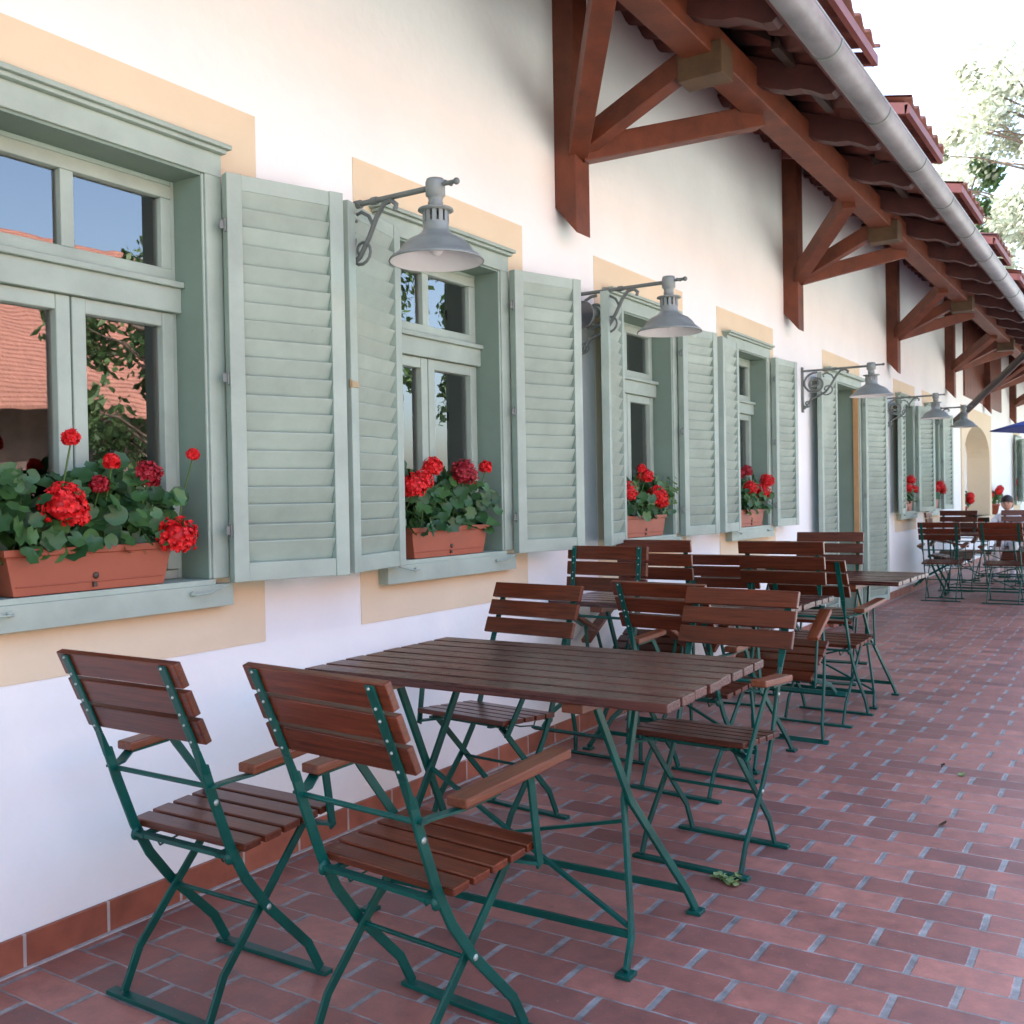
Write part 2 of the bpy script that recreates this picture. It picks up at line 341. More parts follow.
def window(c, angL, angR, curtain=None, wl=.42, wr=.42, far=False):
    m = MB(); y0, y1 = c-HO, c+HO
    # lining boards
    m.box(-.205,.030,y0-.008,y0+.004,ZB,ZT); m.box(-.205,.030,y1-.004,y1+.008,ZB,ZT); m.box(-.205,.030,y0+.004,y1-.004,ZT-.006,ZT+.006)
    w = m.build('window', SAGE_SHADE, house)
    m = MB()    # architrave
    for a, b_ in ((y0-.075,y0-.008),(y1+.008,y1+.075)):
        m.box(.0035,.040,a,b_,ZB,ZT+.003); 
    m.box(.0035,.032,y0-.008,y0+.001,ZB,ZT+.003); m.box(.0035,.032,y1-.001,y1+.008,ZB,ZT+.003)
    m.box(.0035,.040,y0-.075,y1+.075,ZT+.003,ZT+.078); m.box(.0035,.060,y0-.082,y1+.082,ZT+.078,ZT+.092); m.box(.0035,.074,y0-.094,y1+.094,ZT+.092,ZT+.108)
    m.build('casing', SAGE, w, bevel=.003)
    m = MB(); m.box(-.2,.045,y0-.012,y1+.012,ZB-.018,ZB-.001); m.box(.0035,.054,c-.472,c+.472,.925,ZB-.018)
    for s in (-1,1):   # shutter stay hooks
        yy = c+s*.30; m.tube([(.058,yy,.975),(.078,yy,.972),(.082,yy+s*.05,.975),(.075,yy+s*.13,.995)],.0035,5); m.ball((.06,yy,.975),.009,6,4)
    m.build('sill', SAGE, w, bevel=.003)
    # frame: outer, transom, sashes
    m = MB(); x0, x1 = -.150,-.100; f = .016
    Y0, Y1 = y0+.004, y1-.004; Z0, Z1 = ZB+.0, ZT-.006
    m.box(x0,x1,Y0,Y0+f,Z0,Z1); m.box(x0,x1,Y1-f,Y1,Z0,Z1); m.box(x0,x1,Y0+f,Y1-f,Z1-f,Z1); m.box(x0,x1,Y0+f,Y1-f,Z0,Z0+.03)
    m.box(x0,x1+.028,Y0+.001,Y1-.001,1.885,1.965); m.box(x0,x1+.045,Y0+.001,Y1-.001,1.965,1.985)
    m.build('window_frame', SAGE, w, bevel=.003)
    m = MB(); a0, a1 = Y0+f+.002, Y1-f-.002; xs0, xs1 = -.142,-.090
    for (p, q) in ((a0, c-.003),(c+.003, a1)):
        m.box(xs0,xs1,p,p+.046,Z0+.032,1.883); m.box(xs0,xs1,q-.046,q,Z0+.032,1.883); m.box(xs0,xs1-.002,p+.046,q-.046,1.838,1.883); m.box(xs0,xs1-.002,p+.046,q-.046,Z0+.032,Z0+.09)
    m.box(xs0,xs1-.004,a0,a1,1.987,2.030); m.box(xs0,xs1-.004,a0,a1,Z1-f-.045,Z1-f-.002); m.box(xs0,xs1-.006,c-.022,c+.022,2.030,Z1-f-.045)
    m.box(xs0,xs1-.006,a0,a0+.038,2.030,Z1-f-.045); m.box(xs0,xs1-.006,a1-.038,a1,2.030,Z1-f-.045)
    m.build('casement_sash', SAGE, w, bevel=.003)
    for (p, q) in ((a0, c-.003),(c+.003, a1)):
        g = MB(); g.box(-.122,-.118,p+.042,q-.042,Z0+.086,1.842); g.build('pane', GLASS, w)
        g = MB(); pp = p+.034 if p < c-.1 else p+.015; qq = q-.015 if p < c-.1 else q-.034
        g.box(-.122,-.118,pp,qq,2.026,Z1-f-.041); g.build('pane', GLASS, w)
    # painted surround on the plaster
    m = MB(); a, b_ = c-.577, c+.657
    m.box(-.002,.003,a,b_,.777,.925); m.box(-.002,.003,a,b_,ZT+.11,2.595); m.box(-.002,.003,a,y0-.01,.925,ZT+.11); m.box(-.002,.003,y1+.01,b_,.925,ZT+.11)
    m.build('painted_surround', YELLOW, w)
    if curtain:
        m = MB(); 
        for (p, q, zt) in curtain:
            n = 40; vs = []; fs = []
            for i in range(n+1):
                y = p+(q-p)*i/n; x = -.185+.018*math.sin(i*1.7+p*9)+.008*math.sin(i*.6)
                vs += [(x,y,ZB),(x,y,zt),(x-.002,y,ZB),(x-.002,y,zt)]
            for i in range(n):
                k = i*4; fs += [(k,k+4,k+5,k+1),(k+2,k+3,k+7,k+6)]
            m.add(vs, fs, True)
        m.build('curtain', CURT, w)
    if angL is not None: shutter(w, y0-.030, -1, angL, 1.0, 2.335, wl, .085)
    if 3 < c < 4:
        M = shutter_M(y0-.030, -1, angL, .085); g = MB(); g.box(.372,.424,.021,.026,1.668,1.690); g.tube([(.420,.018,1.664),(.420,.018,1.694)],.006,6); g.build('shutter_latch', BRASS, w, M=M)
    if angR is not None: shutter(w, y1+.060, 1, angR, 1.0, 2.335, wr)
    return w
CW = lambda c, k: {0: [(c-.38,c-.16,2.3),(c-.02,c+.10,2.3),(c+.16,c+.40,2.3)], 1: [(c-.39,c+.39,2.3)], 2: [(c-.05,c+.36,2.3)]}[k]
w1 = window(1.815, 12, 20.5, CW(1.815,0)); window(3.55, 13, 19, CW(3.55,1)); window(5.53, 15, 9.5, CW(5.53,1))
window(7.37, 5.5, 6, CW(7.37,1)); window(12.99, 5.5, 17, CW(12.99,1)); window(14.71, 2.5, 8.5, CW(14.71,1)); window(24.56, 20, 6, CW(24.56,1))

# door
m = MB(); c = DOOR; y0, y1 = c-.53, c+.53
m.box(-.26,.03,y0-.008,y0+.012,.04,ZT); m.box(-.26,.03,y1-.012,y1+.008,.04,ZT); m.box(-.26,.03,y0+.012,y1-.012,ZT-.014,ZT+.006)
door = m.build('door', SAGE_SHADE, house)
m = MB()
for a, b_ in ((y0-.085,y0-.008),(y1+.008,y1+.085)): m.box(.0035,.040,a,b_,.0,ZT+.003)
m.box(.0035,.040,y0-.085,y1+.085,ZT+.003,ZT+.078); m.box(.0035,.075,y0-.12,y1+.12,ZT+.078,ZT+.11); m.build('casing', SAGE, door, bevel=.003)
m = MB(); m.box(-.02,.031,y1-.034,y1-.0125,.04,ZT-.015); m.build('door_stop', PEACH, door)
m = MB(); n = 14
for (p, q) in ((y0+.012,c-.003),(c+.003,y1-.012)):
    m.box(-.25,-.20,p,p+.07,.04,2.30); m.box(-.25,-.20,q-.07,q,.04,2.30); m.box(-.25,-.20,p+.07,q-.07,.04,.35)
    # arched head panel
    pc = (p+q)/2; r = (q-p)/2-.07
    for k in range(n):
        t0 = PI*k/n; t1 = PI*(k+1)/n
        ya, yb = pc+r*math.cos(t1), pc+r*math.cos(t0); za, zb = 2.0+.20*math.sin(t1), 2.0+.20*math.sin(t0)
        m.hexa([(-.25,ya,za),(-.20,ya,za),(-.20,yb,zb),(-.25,yb,zb),(-.25,ya,2.30),(-.20,ya,2.30),(-.20,yb,2.30),(-.25,yb,2.30)])
m.build('door_leaf', SAGE, door)
for (p, q) in ((y0+.012,c-.003),(c+.003,y1-.012)):
    m = MB(); m.box(-.228,-.224,p+.066,q-.066,.346,2.27); m.build('pane', GLASS, door)
m = MB(); m.box(-.002,.003,c-.68,c+.70,ZT+.115,2.595); m.box(-.002,.003,c-.68,y0-.0855,.096,ZT+.115); m.box(-.002,.003,y1+.0855,c+.70,.096,ZT+.115); m.build('painted_surround', YELLOW, door)
m = MB(); m.box(-.26,.06,y0-.1,y1+.1,.0,.04); m.build('threshold', SKIRT, door)
shutter(door, y0-.03, -1, 1, .10, 2.335, .56, .085, n=34); shutter(door, y1+.06, 1, 10, .10, 2.335, .56, n=34)

# arched niche
m = MB(); a, b_ = ARCH; c = (a+b_)/2; n = 20
def arch_z(y): return 1.95+.55*math.sqrt(max(0,1-((y-c)/((b_-a)/2-.12))**2)) if abs(y-c) < (b_-a)/2-.12 else .80
for k in range(n):      # spandrel ring, proud of the plaster
    t0, t1 = PI*k/n, PI*(k+1)/n; r = (b_-a)/2-.14
    ya, yb = c+r*math.cos(t1), c+r*math.cos(t0); za, zb = 1.85+.50*math.sin(t1), 1.85+.50*math.sin(t0)
    m.hexa([(-.41,ya,za),(.02,ya,za),(.02,yb,zb),(-.41,yb,zb),(-.41,ya,2.62),(.02,ya,2.62),(.02,yb,2.62),(-.41,yb,2.62)])
m.box(-.41,.02,a-.12,a+.14,.78,2.62); m.box(-.41,.02,b_-.14,b_+.12,.78,2.62)
niche = m.build('arched_niche', YELLOW, house)
m = MB(); m.box(-.415,-.36,a+.14,b_-.14,.80,2.40); m.build('niche_back', WALL, niche)
m = MB(); m.box(-.36,-.30,c-.55,c-.45,.85,2.3); m.box(-.36,-.30,c+.45,c+.55,.85,2.3); m.box(-.36,-.30,c-.45,c+.45,2.2,2.3); m.box(-.36,-.30,c-.04,c+.04,.85,2.2); m.build('niche_frame', SAGE, niche)
m = MB(); m.box(-.36,.09,a-.15,b_+.75,.74,.80); m.build('niche_sill', YELLOW, niche)

# ---- roof
def pantile(m, x0, z0, x1, z1, ya, yb, pitch=.22, thick=.014):   # course from low edge (x0,z0) to high edge (x1,z1)
    n = int((yb-ya)/pitch*6); d = V((x1-x0,0,z1-z0)).normalized(); nn = V((-d.z,0,d.x)); 
    if nn.z < 0: nn = -nn
    vs = []; fs = []
    for i in range(n+1):
        y = ya+(yb-ya)*i/n; w = math.sin(2*PI*y/pitch); h = .024*(w if w > 0 else w*.55)
        for (x, z, l) in ((x0,z0,.028),(x1,z1,0)):
            for e in (0,-thick):
                p = V((x,y,z))+nn*(h+l+e); vs.append(p)
    for i in range(n):
        k = i*4; fs += [(k,k+4,k+6,k+2),(k+1,k+3,k+7,k+5),(k,k+1,k+5,k+4),(k+2,k+6,k+7,k+3)]
    m.add(vs, fs, True)
YA, YB = -5.4, 28.4
m = MB()
pts = [(1.325,3.398),(1.10,3.485),(.86,3.580)]           # flared eave
for i in range(17):
    x = .86-.30*(i+1)*.98; pts.append((x, 3.58+(.86-x)*.93))
for i in range(len(pts)-1):
    (xa,za),(xb,zb) = pts[i], pts[i+1]
    dx, dz = (xb-xa)*.14, (zb-za)*.14
    pantile(m, xa, za, xb+dx, zb+dz, YA, YB)
roof = m.build('roof', TILE, house)
xr, zr = pts[-1]
m = MB(); m.add([(xr,YA,zr),(xr,YB,zr),(-8.6,YB,zr-(xr+8.6)*.93),(-8.6,YA,zr-(xr+8.6)*.93),(xr,YA,zr-.05),(xr,YB,zr-.05),(-8.6,YB,zr-.05-(xr+8.6)*.93),(-8.6,YA,zr-.05-(xr+8.6)*.93)], [(0,1,2,3),(7,6,5,4)]); m.build('rear_slope', TILE, roof)
m = MB()   # boarding under the steep slope keeps daylight out of the loft
m.add([(.80,YA,3.515),(.80,YB,3.515),(-4.0,YB,7.95),(-4.0,YA,7.95)], [(0,1,2,3)])
m.build('roof_boarding', TIMBER, roof)
rk = []
y = -5.0; i = 0
RAFT = mat('shade_darkened_rafter', (.060,.013,.009), .6, .3, 7, bump=.15, bscale=50)  # timber colour darkened to stand for shade on the rafter sides
prof = [(.60,3.66),(.60,3.506),(.88,3.405),(.93,3.375),(1.02,3.345),(1.09,3.338),(1.15,3.312),(1.205,3.280),(1.250,3.275),(1.280,3.30),(1.280,3.385)]
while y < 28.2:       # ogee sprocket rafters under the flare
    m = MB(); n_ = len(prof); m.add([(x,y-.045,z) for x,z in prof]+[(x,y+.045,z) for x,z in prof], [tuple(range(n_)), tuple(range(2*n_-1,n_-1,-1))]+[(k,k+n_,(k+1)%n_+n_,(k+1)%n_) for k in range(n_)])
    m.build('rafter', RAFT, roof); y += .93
m = MB()
m.bar((1.293,YA,3.335),(1.293,YB,3.335),.02,.11); m.build('eave_board', FASCIA, roof)
m = MB(); m.box(.715,.865,YA,YB,3.350,3.505); m.build('purlin', TIMBER, house, bevel=.006)
# gutter
m = MB(); gx, gz, gr, n = 1.374, 3.292, .073, 14; yy = YA; seg = []
def half(m, r, t, ya, yb):
    vs = []; fs = []
    for k in range(n+1):
        a = PI+PI*k/n
        for rr in (r, r-t):
            for yv in (ya, yb): vs.append((gx+rr*math.cos(a), yv, gz+rr*math.sin(a)))
    for k in range(n):
        b0 = k*4; b1 = b0+4; fs += [(b0,b0+1,b1+1,b1),(b0+2,b1+2,b1+3,b0+3),(b0,b1,b1+2,b0+2),(b0+1,b0+3,b1+3,b1+1)]
    m.add(vs, fs, True)
half(m, gr, .003, YA, YB); m.tube([(gx+gr-.002,YA,gz),(gx+gr-.002,YB,gz)],.007,8)
gut = m.build('gutter', ZINC, house)
y = 4.63-.97*10
while y < 28:
    m = MB(); half(m, gr+.004, .004, y-.011, y+.011); m.build('gutter_bracket', IRON, gut); y += .97
# dormer vents above the gutter
for k in range(-3, 12):
    yc = 7.47+2.06*k; h = .60; xe, ze = 1.300, 3.725; m = MB()
    pantile(m, xe, ze+.03, .60, ze+.20, yc-h, yc+h); pantile(m, .66, ze+.155, -.15, ze+.40, yc-h, yc+h)
    d = m.build('dormer', TILE, roof)
    m = MB(); m.bar((xe-.02,yc-h,ze-.005),(xe-.02,yc+h,ze-.005),.03,.058); m.bar((xe-.02,yc-h+.02,ze+.0),(.1,yc-h+.02,ze+.27),.04,.07); m.bar((xe-.02,yc+h-.02,ze),(.1,yc+h-.02,ze+.27),.04,.07); m.build('dormer_fascia', FASCIA, d)
    m = MB(); m.box(1.03,1.07,yc-h+.1,yc+h-.1,3.45,ze+.03)
    for s in (-1,1):
        yy = yc+s*(h-.1); m.add([(1.05,yy,3.48),(1.05,yy,ze+.03),(.45,yy,ze+.2),(.7,yy,3.7)], [(0,1,2,3)])
    m.build('dormer_front', POLEW, d)
# timber brackets
for k in range(-2, 7):
    y = 4.615+3.78*k
    if y < -4.5 or y > 28: continue
    m = MB(); w = .075; d = .125
    m.hexa([(0,y-w,2.765),(d,y-w,2.615),(d,y+w,2.615),(0,y+w,2.765),(0,y-w,4.25),(d,y-w,4.15),(d,y+w,4.15),(0,y+w,4.25)])
    post = m.build('eave_bracket', TIMBER, house, bevel=.004)
    zb = 3.04; P = (d-.02,y,zb)
    m = MB(); m.bar((.10,y-.005,zb+.02),(.76,y-.95,3.36),.10,.12); m.build('brace', TIMBER, post, bevel=.004)
    m = MB(); m.bar((.10,y+.0,zb+.03),(.80,y+.0,3.40),.095,.11); m.build('brace', TIMBER, post, bevel=.004)
    m = MB(); m.bar((.10,y+.005,zb+.01),(.76,y+.88,3.355),.10,.12); m.build('brace', TIMBER, post, bevel=.004)
    m = MB(); m.box(.69,.915,y-.075,y+.075,3.245,3.40); m.build('bearing_block', TIMBEND, post, bevel=.004)

m = MB()
for k in range(16): m.box(.0,.028,17.5+.28*k,17.5+.28*k+.272,2.78,4.2)
m.build('timber_boarding', TIMBER, house)
# ------------------------------------------------------------------ furniture
def ptri(axis_pts, x): return [(x, f, z) for f, z in axis_pts]
def make_chair():
    root = empty('folding_chair')
    up = [(-.163,.555),(-.115,.425),(-.07,.338),(0,.243),(.14,.095),(.183,.014)]
    for s in (-1,1):
        m = MB(); x = s*.182
        m.strip(ptri([(-.190,.640)]+up, x), .025, .010)
        # flat strap that carries the back slats, twisted to face backwards
        m.hexa([(x-.006,-.197,.62),(x+.006,-.197,.62),(x+.006,-.175,.62),(x-.006,-.175,.62),(x-.013,-.2155,.685),(x+.013,-.2155,.685),(x+.013,-.2085,.685),(x-.013,-.2085,.685)])
        m.hexa([(x-.013,-.2155,.685),(x+.013,-.2155,.685),(x+.013,-.2085,.685),(x-.013,-.2085,.685),(x-.013,-.3065,.895),(x+.013,-.3065,.895),(x+.013,-.2995,.895),(x-.013,-.2995,.895)])
        leg = m.build('leg', GREEN, root, bevel=.002)
        for i in range(6):
            t = .705+.035*i+(.008 if i % 2 else 0); f = -.2155-(t-.685)*.4333
            r = MB(); r.ball((x,f-.001,t),.004,6,4); r.build('rivet', RIVET, leg)
        for q, q2 in ((-.160,.548),(0,.243)): r = MB(); r.ball((x+s*.006,q,q2),.008,8,5,(.5,1,1)); r.build('rivet', RIVET, leg)
        m = MB(); x = s*.160
        m.strip(ptri([(.165,.418),(.0,.243),(-.125,.112),(-.172,.014)], x), .023, .009); m.build('leg', GREEN, root, bevel=.002)
    for f in (.185,-.174):
        m = MB(); m.box(-.212,.212,f-.016,f+.016,0,.012); m.build('foot_bar', GREEN, root, bevel=.002)
    m = MB()
    m.tube([(-.18,-.165,.585),(.18,-.165,.585)],.007,8); m.tube([(-.16,.0,.235),(.16,.0,.235)],.006,8)
    m.bar((-.178,-.112,.403),(.178,-.112,.403),.022,.010); m.bar((-.178,.150,.416),(.178,.150,.416),.022,.008)
    for s in (-1,1):
        m.bar((s*.145,-.125,.402),(s*.145,.215,.427),.018,.010)
        m.ball((s*.178,-.112,.400),.018,8,6,(.5,1,1))
        m.tube([(s*.12,-.10,.40),(s*.12,-.085,.372),(s*.12,.0,.385),(s*.12,.05,.402)],.003,5)
    m.build('seat_rail', GREEN, root)
    m = MB(); L = .215
    for i in range(5):
        f0 = -.098+.0655*i; z0 = .414+.0655*i*.072; f1 = f0+.054; z1 = z0+.054*.072; e = random.uniform(-.002,.002); L2 = L+e
        m.hexa([(-L2,f0,z0),(L2,f0,z0),(L2,f1,z1),(-L2,f1,z1),(-L2,f0,z0+.019),(L2,f0,z0+.019),(L2,f1,z1+.019),(-L2,f1,z1+.019)])
    m.build('seat', SLAT, root, bevel=.003)
    m = MB(); sl = -.4333; L = .222
    for i in range(3):
        za = .700+.070*i; zb = za+.0595; fa = -.2080+(za-.685)*sl; fb = -.2080+(zb-.685)*sl
        m.hexa([(-L,fa,za),(L,fa,za),(L,fa+.019,za+.006),(-L,fa+.019,za+.006),(-L,fb,zb),(L,fb,zb),(L,fb+.019,zb+.006),(-L,fb+.019,zb+.006)])
    m.build('backrest', SLAT, root, bevel=.003)
    for s in (-1,1):
        x = s*.232; m = MB(); fe = .285 if s > 0 else .135; ft = .15 if s > 0 else .045; k_ = .064
        m.hexa([(x-.029,-.105,.610),(x+.029,-.105,.610),(x+.027,fe,.610+k_*(fe+.105)),(x-.027,fe,.610+k_*(fe+.105)),(x-.029,-.105,.633),(x+.029,-.105,.633),(x+.027,fe,.633+k_*(fe+.105)),(x-.027,fe,.633+k_*(fe+.105))])
        a = m.build('armrest', ARMW, root, bevel=.004)
        m = MB(); m.strip([(s*.190,-.178,.590),(s*.198,-.14,.594),(x,-.09,.605),(x,.03,.6105)], .026, .006, (0,.06,1)); m.build('arm_bracket', GREEN, a)
        m = MB(); m.strip([(x,ft,.622),(x-s*.004,ft+.012,.600),(x-s*.012,.200,.402),(x-s*.014,.205,.392)], .022, .007); m.build('arm_support', GREEN, a)
        m = MB(); m.bar((x-s*.012,.200,.402),(s*.150,.150,.412),.022,.008); m.build('arm_tab', GREEN, a)
    return root
def make_table():
    root = empty('folding_table'); n = 8; W = .77; L = .60
    m = MB(); p = W/n
    for i in range(n):
        y0 = -W/2+p*i; e = random.uniform(-.004,.004)
        m.box(-L+e,L+e,y0,y0+p-.014,.724,.750+random.uniform(-.001,.001))
    m.build('tabletop', TOPW, root, bevel=.003)
    for s in (-1,1):
        m = MB(); m.box(s*.33-.032,s*.33+.032,-W/2+.012,W/2-.022,.697,.724); m.build('cleat', ARMW, root, bevel=.003)
        for pts in ([(.335,-.25,.700),(.355,-.085,.40),(.425,.150,.075),(.440,.180,.012)], [(.315,.07,.700),(.340,-.095,.40),(.415,-.215,.075),(.432,-.29,.012)]):
            q = [(s*x,y,z) for x, y, z in pts]; m = MB(); m.strip(q, .027, .012, (1,0,0)); fx, fy, fz = q[-1]
            m.box(fx-.022,fx+.022,fy-.024,fy+.024,0,.012); m.build('leg', GREEN, root, bevel=.002)
    for y, z in ((.15,.078),(-.215,.078)):
        m = MB(); m.bar((-.42,y,z),(.42,y,z),.010,.020); m.build('stretcher', GREEN, root)
    m = MB(); m.bar((-.35,-.09,.41),(.412,-.205,.09),.010,.014,(0,1,0)); m.bar((.335,-.09,.34),(-.40,.12,.11),.010,.014,(0,1,0)); m.build('stretcher', GREEN, root)
    return root
chair0 = make_chair(); table0 = make_table(); used = [False, False]
def put(proto, k, x, y, rz, label, cat, group, tip=0, z=0):
    o = proto if not used[k] else copy_tree(proto, None, ('rivet',) if y > 4.5 else ())
    used[k] = True
    Mr = Matrix.Translation((x,y,z)) @ Matrix.Rotation(R(rz),4,'Z')
    if tip: Mr = Mr @ Matrix.Translation((0,.185,0)) @ Matrix.Rotation(R(-tip),4,'X') @ Matrix.Translation((0,-.185,0))
    o.matrix_world = Mr
    return tag(o, label, cat, group)
GC = 'slatted folding armchairs along the terrace'; GT = 'slatted folding tables along the terrace'
ch = lambda *a, **k: put(chair0, 0, *a, 'chair', GC, **k)
tb = lambda *a, **k: put(table0, 1, *a, 'table', GT, **k)
tb(1.003, 2.635, .8, 'brown slatted folding table nearest the viewer with four chairs around it')
tb(.66, 4.68, -2, 'middle slatted table half hidden behind tipped chairs below the third window')
tb(.80, 6.33, -2, 'third slatted table standing bare in front of the green door')
tb(.88, 13.05, 0, 'far slatted table nearest the two shuttered windows beyond the door')
tb(.90, 15.35, 0, 'farthest slatted table with the seated person behind it')
ch(.545, 1.775, 0, 'folding armchair nearest the wall under the first flower box, seen from behind')
ch(1.155, 1.825, -5, 'armchair in the foreground, back to the viewer, its worn right armrest nearest the camera')
ch(.44, 3.25, 174, 'armchair on the wall side of the nearest table facing the viewer')
ch(1.29, 3.34, 177, 'orange-brown armchair at the aisle end of the nearest table facing the viewer')
ch(.92, 4.07, -6, 'armchair right behind the orange-brown one, back to the viewer, facing the middle table')
ch(.37, 4.10, -4, 'armchair tipped onto the near edge of the middle table close to the wall', tip=30)
ch(.30, 5.28, 180, 'dark armchair tipped against the far edge of the middle table beside the wall', tip=32)
ch(1.02, 5.26, 178, 'dark armchair tipped against the far aisle corner of the middle table', tip=32)
ch(.42, 5.95, 2, 'armchair by the wall behind the middle table, its purple-brown slats between two darker chairs')
ch(1.04, 5.66, -4, 'armchair at the aisle on the near side of the third table, armrest over the paving')
ch(.74, 6.87, 182, 'armchair tipped on the far side of the third table before the green door', tip=14)
ch(.52, 12.42, 2, 'far armchair closest to the wall with daylight under its seat')
ch(1.18, 12.36, -3, 'far armchair on the aisle at the near side of the far table')
ch(.50, 13.72, 176, 'far armchair tipped behind the far table next to the wall', tip=18)
ch(1.20, 13.78, 184, 'far armchair tipped behind the far table on the aisle side', tip=18)
ch(.26, 13.15, -88, 'far armchair turned sideways at the wall end of the far table', tip=16)
ch(.55, 14.62, 0, 'armchair before the farthest table on the wall side')
ch(1.22, 14.66, -4, 'armchair before the farthest table on the aisle side')
ch(.80, 16.02, 178, 'armchair the seated person is sitting in')

# ------------------------------------------------------------------ wall lamps
def spiral(cx, cz, r0, r1, a0, turns, n=28):
    return [(cx+(r0+(r1-r0)*i/n)*math.cos(a0+turns*2*PI*i/n), 0, cz+(r0+(r1-r0)*i/n)*math.sin(a0+turns*2*PI*i/n)) for i in range(n+1)]
def make_lamp():
    root = empty('wall_lamp')
    m = MB(); m.box(.0,.012,-.020,.020,-.36,.035); m.build('wall_plate', IRON, root, bevel=.003)
    m = MB(); m.tube([(.01,0,0),(.54,0,0)],.010,10); m.tube([(.17,0,.0),(.20,0,0)],.015,10); m.tube([(.25,0,0),(.275,0,0)],.014,10)
    m.tube([(.555,0,.004),(.615,0,.004)],.008,8); m.ball((.625,0,.004),.012,8,6); m.tube([(.59,-.02,.004),(.59,.02,.004)],.007,6)
    m.build('arm', IRON, root)
    m = MB()
    m.tube(spiral(.105,-.115,.098,.020,R(80),1.6), .0085, 7); m.tube(spiral(.105,-.115,.060,.012,R(-60),-1.2), .008, 7)
    m.tube([(.015,0,-.33),(.04,0,-.30),(.075,0,-.245),(.13,0,-.225),(.19,0,-.19),(.235,0,-.125),(.27,0,-.06),(.305,0,-.018),(.34,0,-.012),(.362,0,-.03),(.355,0,-.048)], .0095, 7)
    m.tube(spiral(.043,-.285,.034,.012,R(180),1.1,14), .007, 6); m.tube([(.255,0,-.09),(.235,0,-.05),(.20,0,-.03),(.165,0,-.04),(.175,0,-.062)], .007, 6)
    m.tube(spiral(.20,-.17,.055,.015,R(200),1.1,16), .006, 6)
    m.build('scroll_bracket', IRON, root)
    cx = .535; m = MB()
    m.lathe([(.0,.028),(.030,.026),(.034,.015),(.034,-.030),(.026,-.036),(.024,-.050),(.027,-.055),(.024,-.068),(.020,-.075),(.0,-.075)], (cx,0,0), 20); m.build('lamp_holder', LAMPG, root)
    m = MB()   # chimney with slots, then the bell
    m.lathe([(.018,-.070),(.060,-.076),(.062,-.082),(.046,-.086)], (cx,0,0), 28)
    for k in range(12):
        t = 2*PI*k/12; m.bar((cx+.043*math.cos(t),.043*math.sin(t),-.085),(cx+.043*math.cos(t),.043*math.sin(t),-.125),.015,.004,(math.cos(t),math.sin(t),0))
    m.lathe([(.044,-.122),(.045,-.150),(.052,-.158),(.066,-.170),(.098,-.186),(.118,-.205),(.130,-.225),(.148,-.238),(.163,-.250),(.165,-.256),(.160,-.2565)], (cx,0,0), 40)
    sh = m.build('lamp_shade', LAMPG, root)
    m = MB(); m.lathe([(.160,-.2562),(.145,-.243),(.126,-.229),(.112,-.209),(.092,-.191),(.05,-.176),(.0,-.172)], (cx,0,0), 40); m.build('shade_lining', LAMPW, sh)
    m = MB(); m.ball((cx,0,-.205),.028,12,8,(1,1,1.15)); m.tube([(cx,0,-.172),(cx,0,-.19)],.014,8); m.build('bulb', LAMPW, sh)
    return root
lamp0 = make_lamp()
LL = [(2.79,2.335,'nearest grey enamel wall lamp, hanging in front of the second window'),
      (4.75,2.345,'second grey enamel wall lamp, over the third window left of its shutters'),
      (8.80,2.325,'third wall lamp on full scrollwork, beside the green door'),
      (12.02,2.325,'fourth wall lamp with the scroll bracket clear against the wall beyond the door'),
      (13.95,2.325,'small fifth wall lamp by the slanting dark pole')]
for i, (y, z, lab) in enumerate(LL):
    o = lamp0 if i == 0 else copy_tree(lamp0)
    o.location = (.002, y, z); o.scale = (1.10 if i == 2 else 1,1,1); tag(o, lab, 'wall lamp', 'grey enamel lamps on scroll brackets along the wall')
# round mirror-like floodlight and vertical strip beside second window
root = empty('round_floodlight', (-.02,4.67,2.215)); root.scale = (.82,.82,.82); tag(root, 'small round glass-fronted lamp fixed under the second wall lamp arm', 'lamp')
m = MB(); m.tube([(.005,.0,0),(.07,0,0)],.018,10); m.lathe([(.0,0),(.05,.004),(.082,.02),(.09,.05),(.086,.055)], (0,0,0), 24)
Mx = Matrix.Translation((.13,0,0)) @ Matrix.Rotation(R(-90),4,'X') @ Matrix.Translation((0,0,-.03)); 
mm = MB(); mm.lathe([(.0,0),(.05,.004),(.082,.02),(.09,.05),(.086,.056)], (0,0,0), 24); mm.build('lamp_body', IRON, root, M=Mx @ Matrix.Rotation(PI,4,'X') @ Matrix.Translation((0,0,-.056)))
mm = MB(); mm.lathe([(.0,-.006),(.05,-.002),(.084,.006)], (0,0,0), 24); mm.build('lens', mat('dark_lens', (.05,.055,.06), .08, .2, 5, coat=.6), root, M=Mx)
mm = MB(); mm.tube([(.003,0,0),(.06,0,0),(.13,.02,0)],.012,8); mm.build('stem', IRON, root)

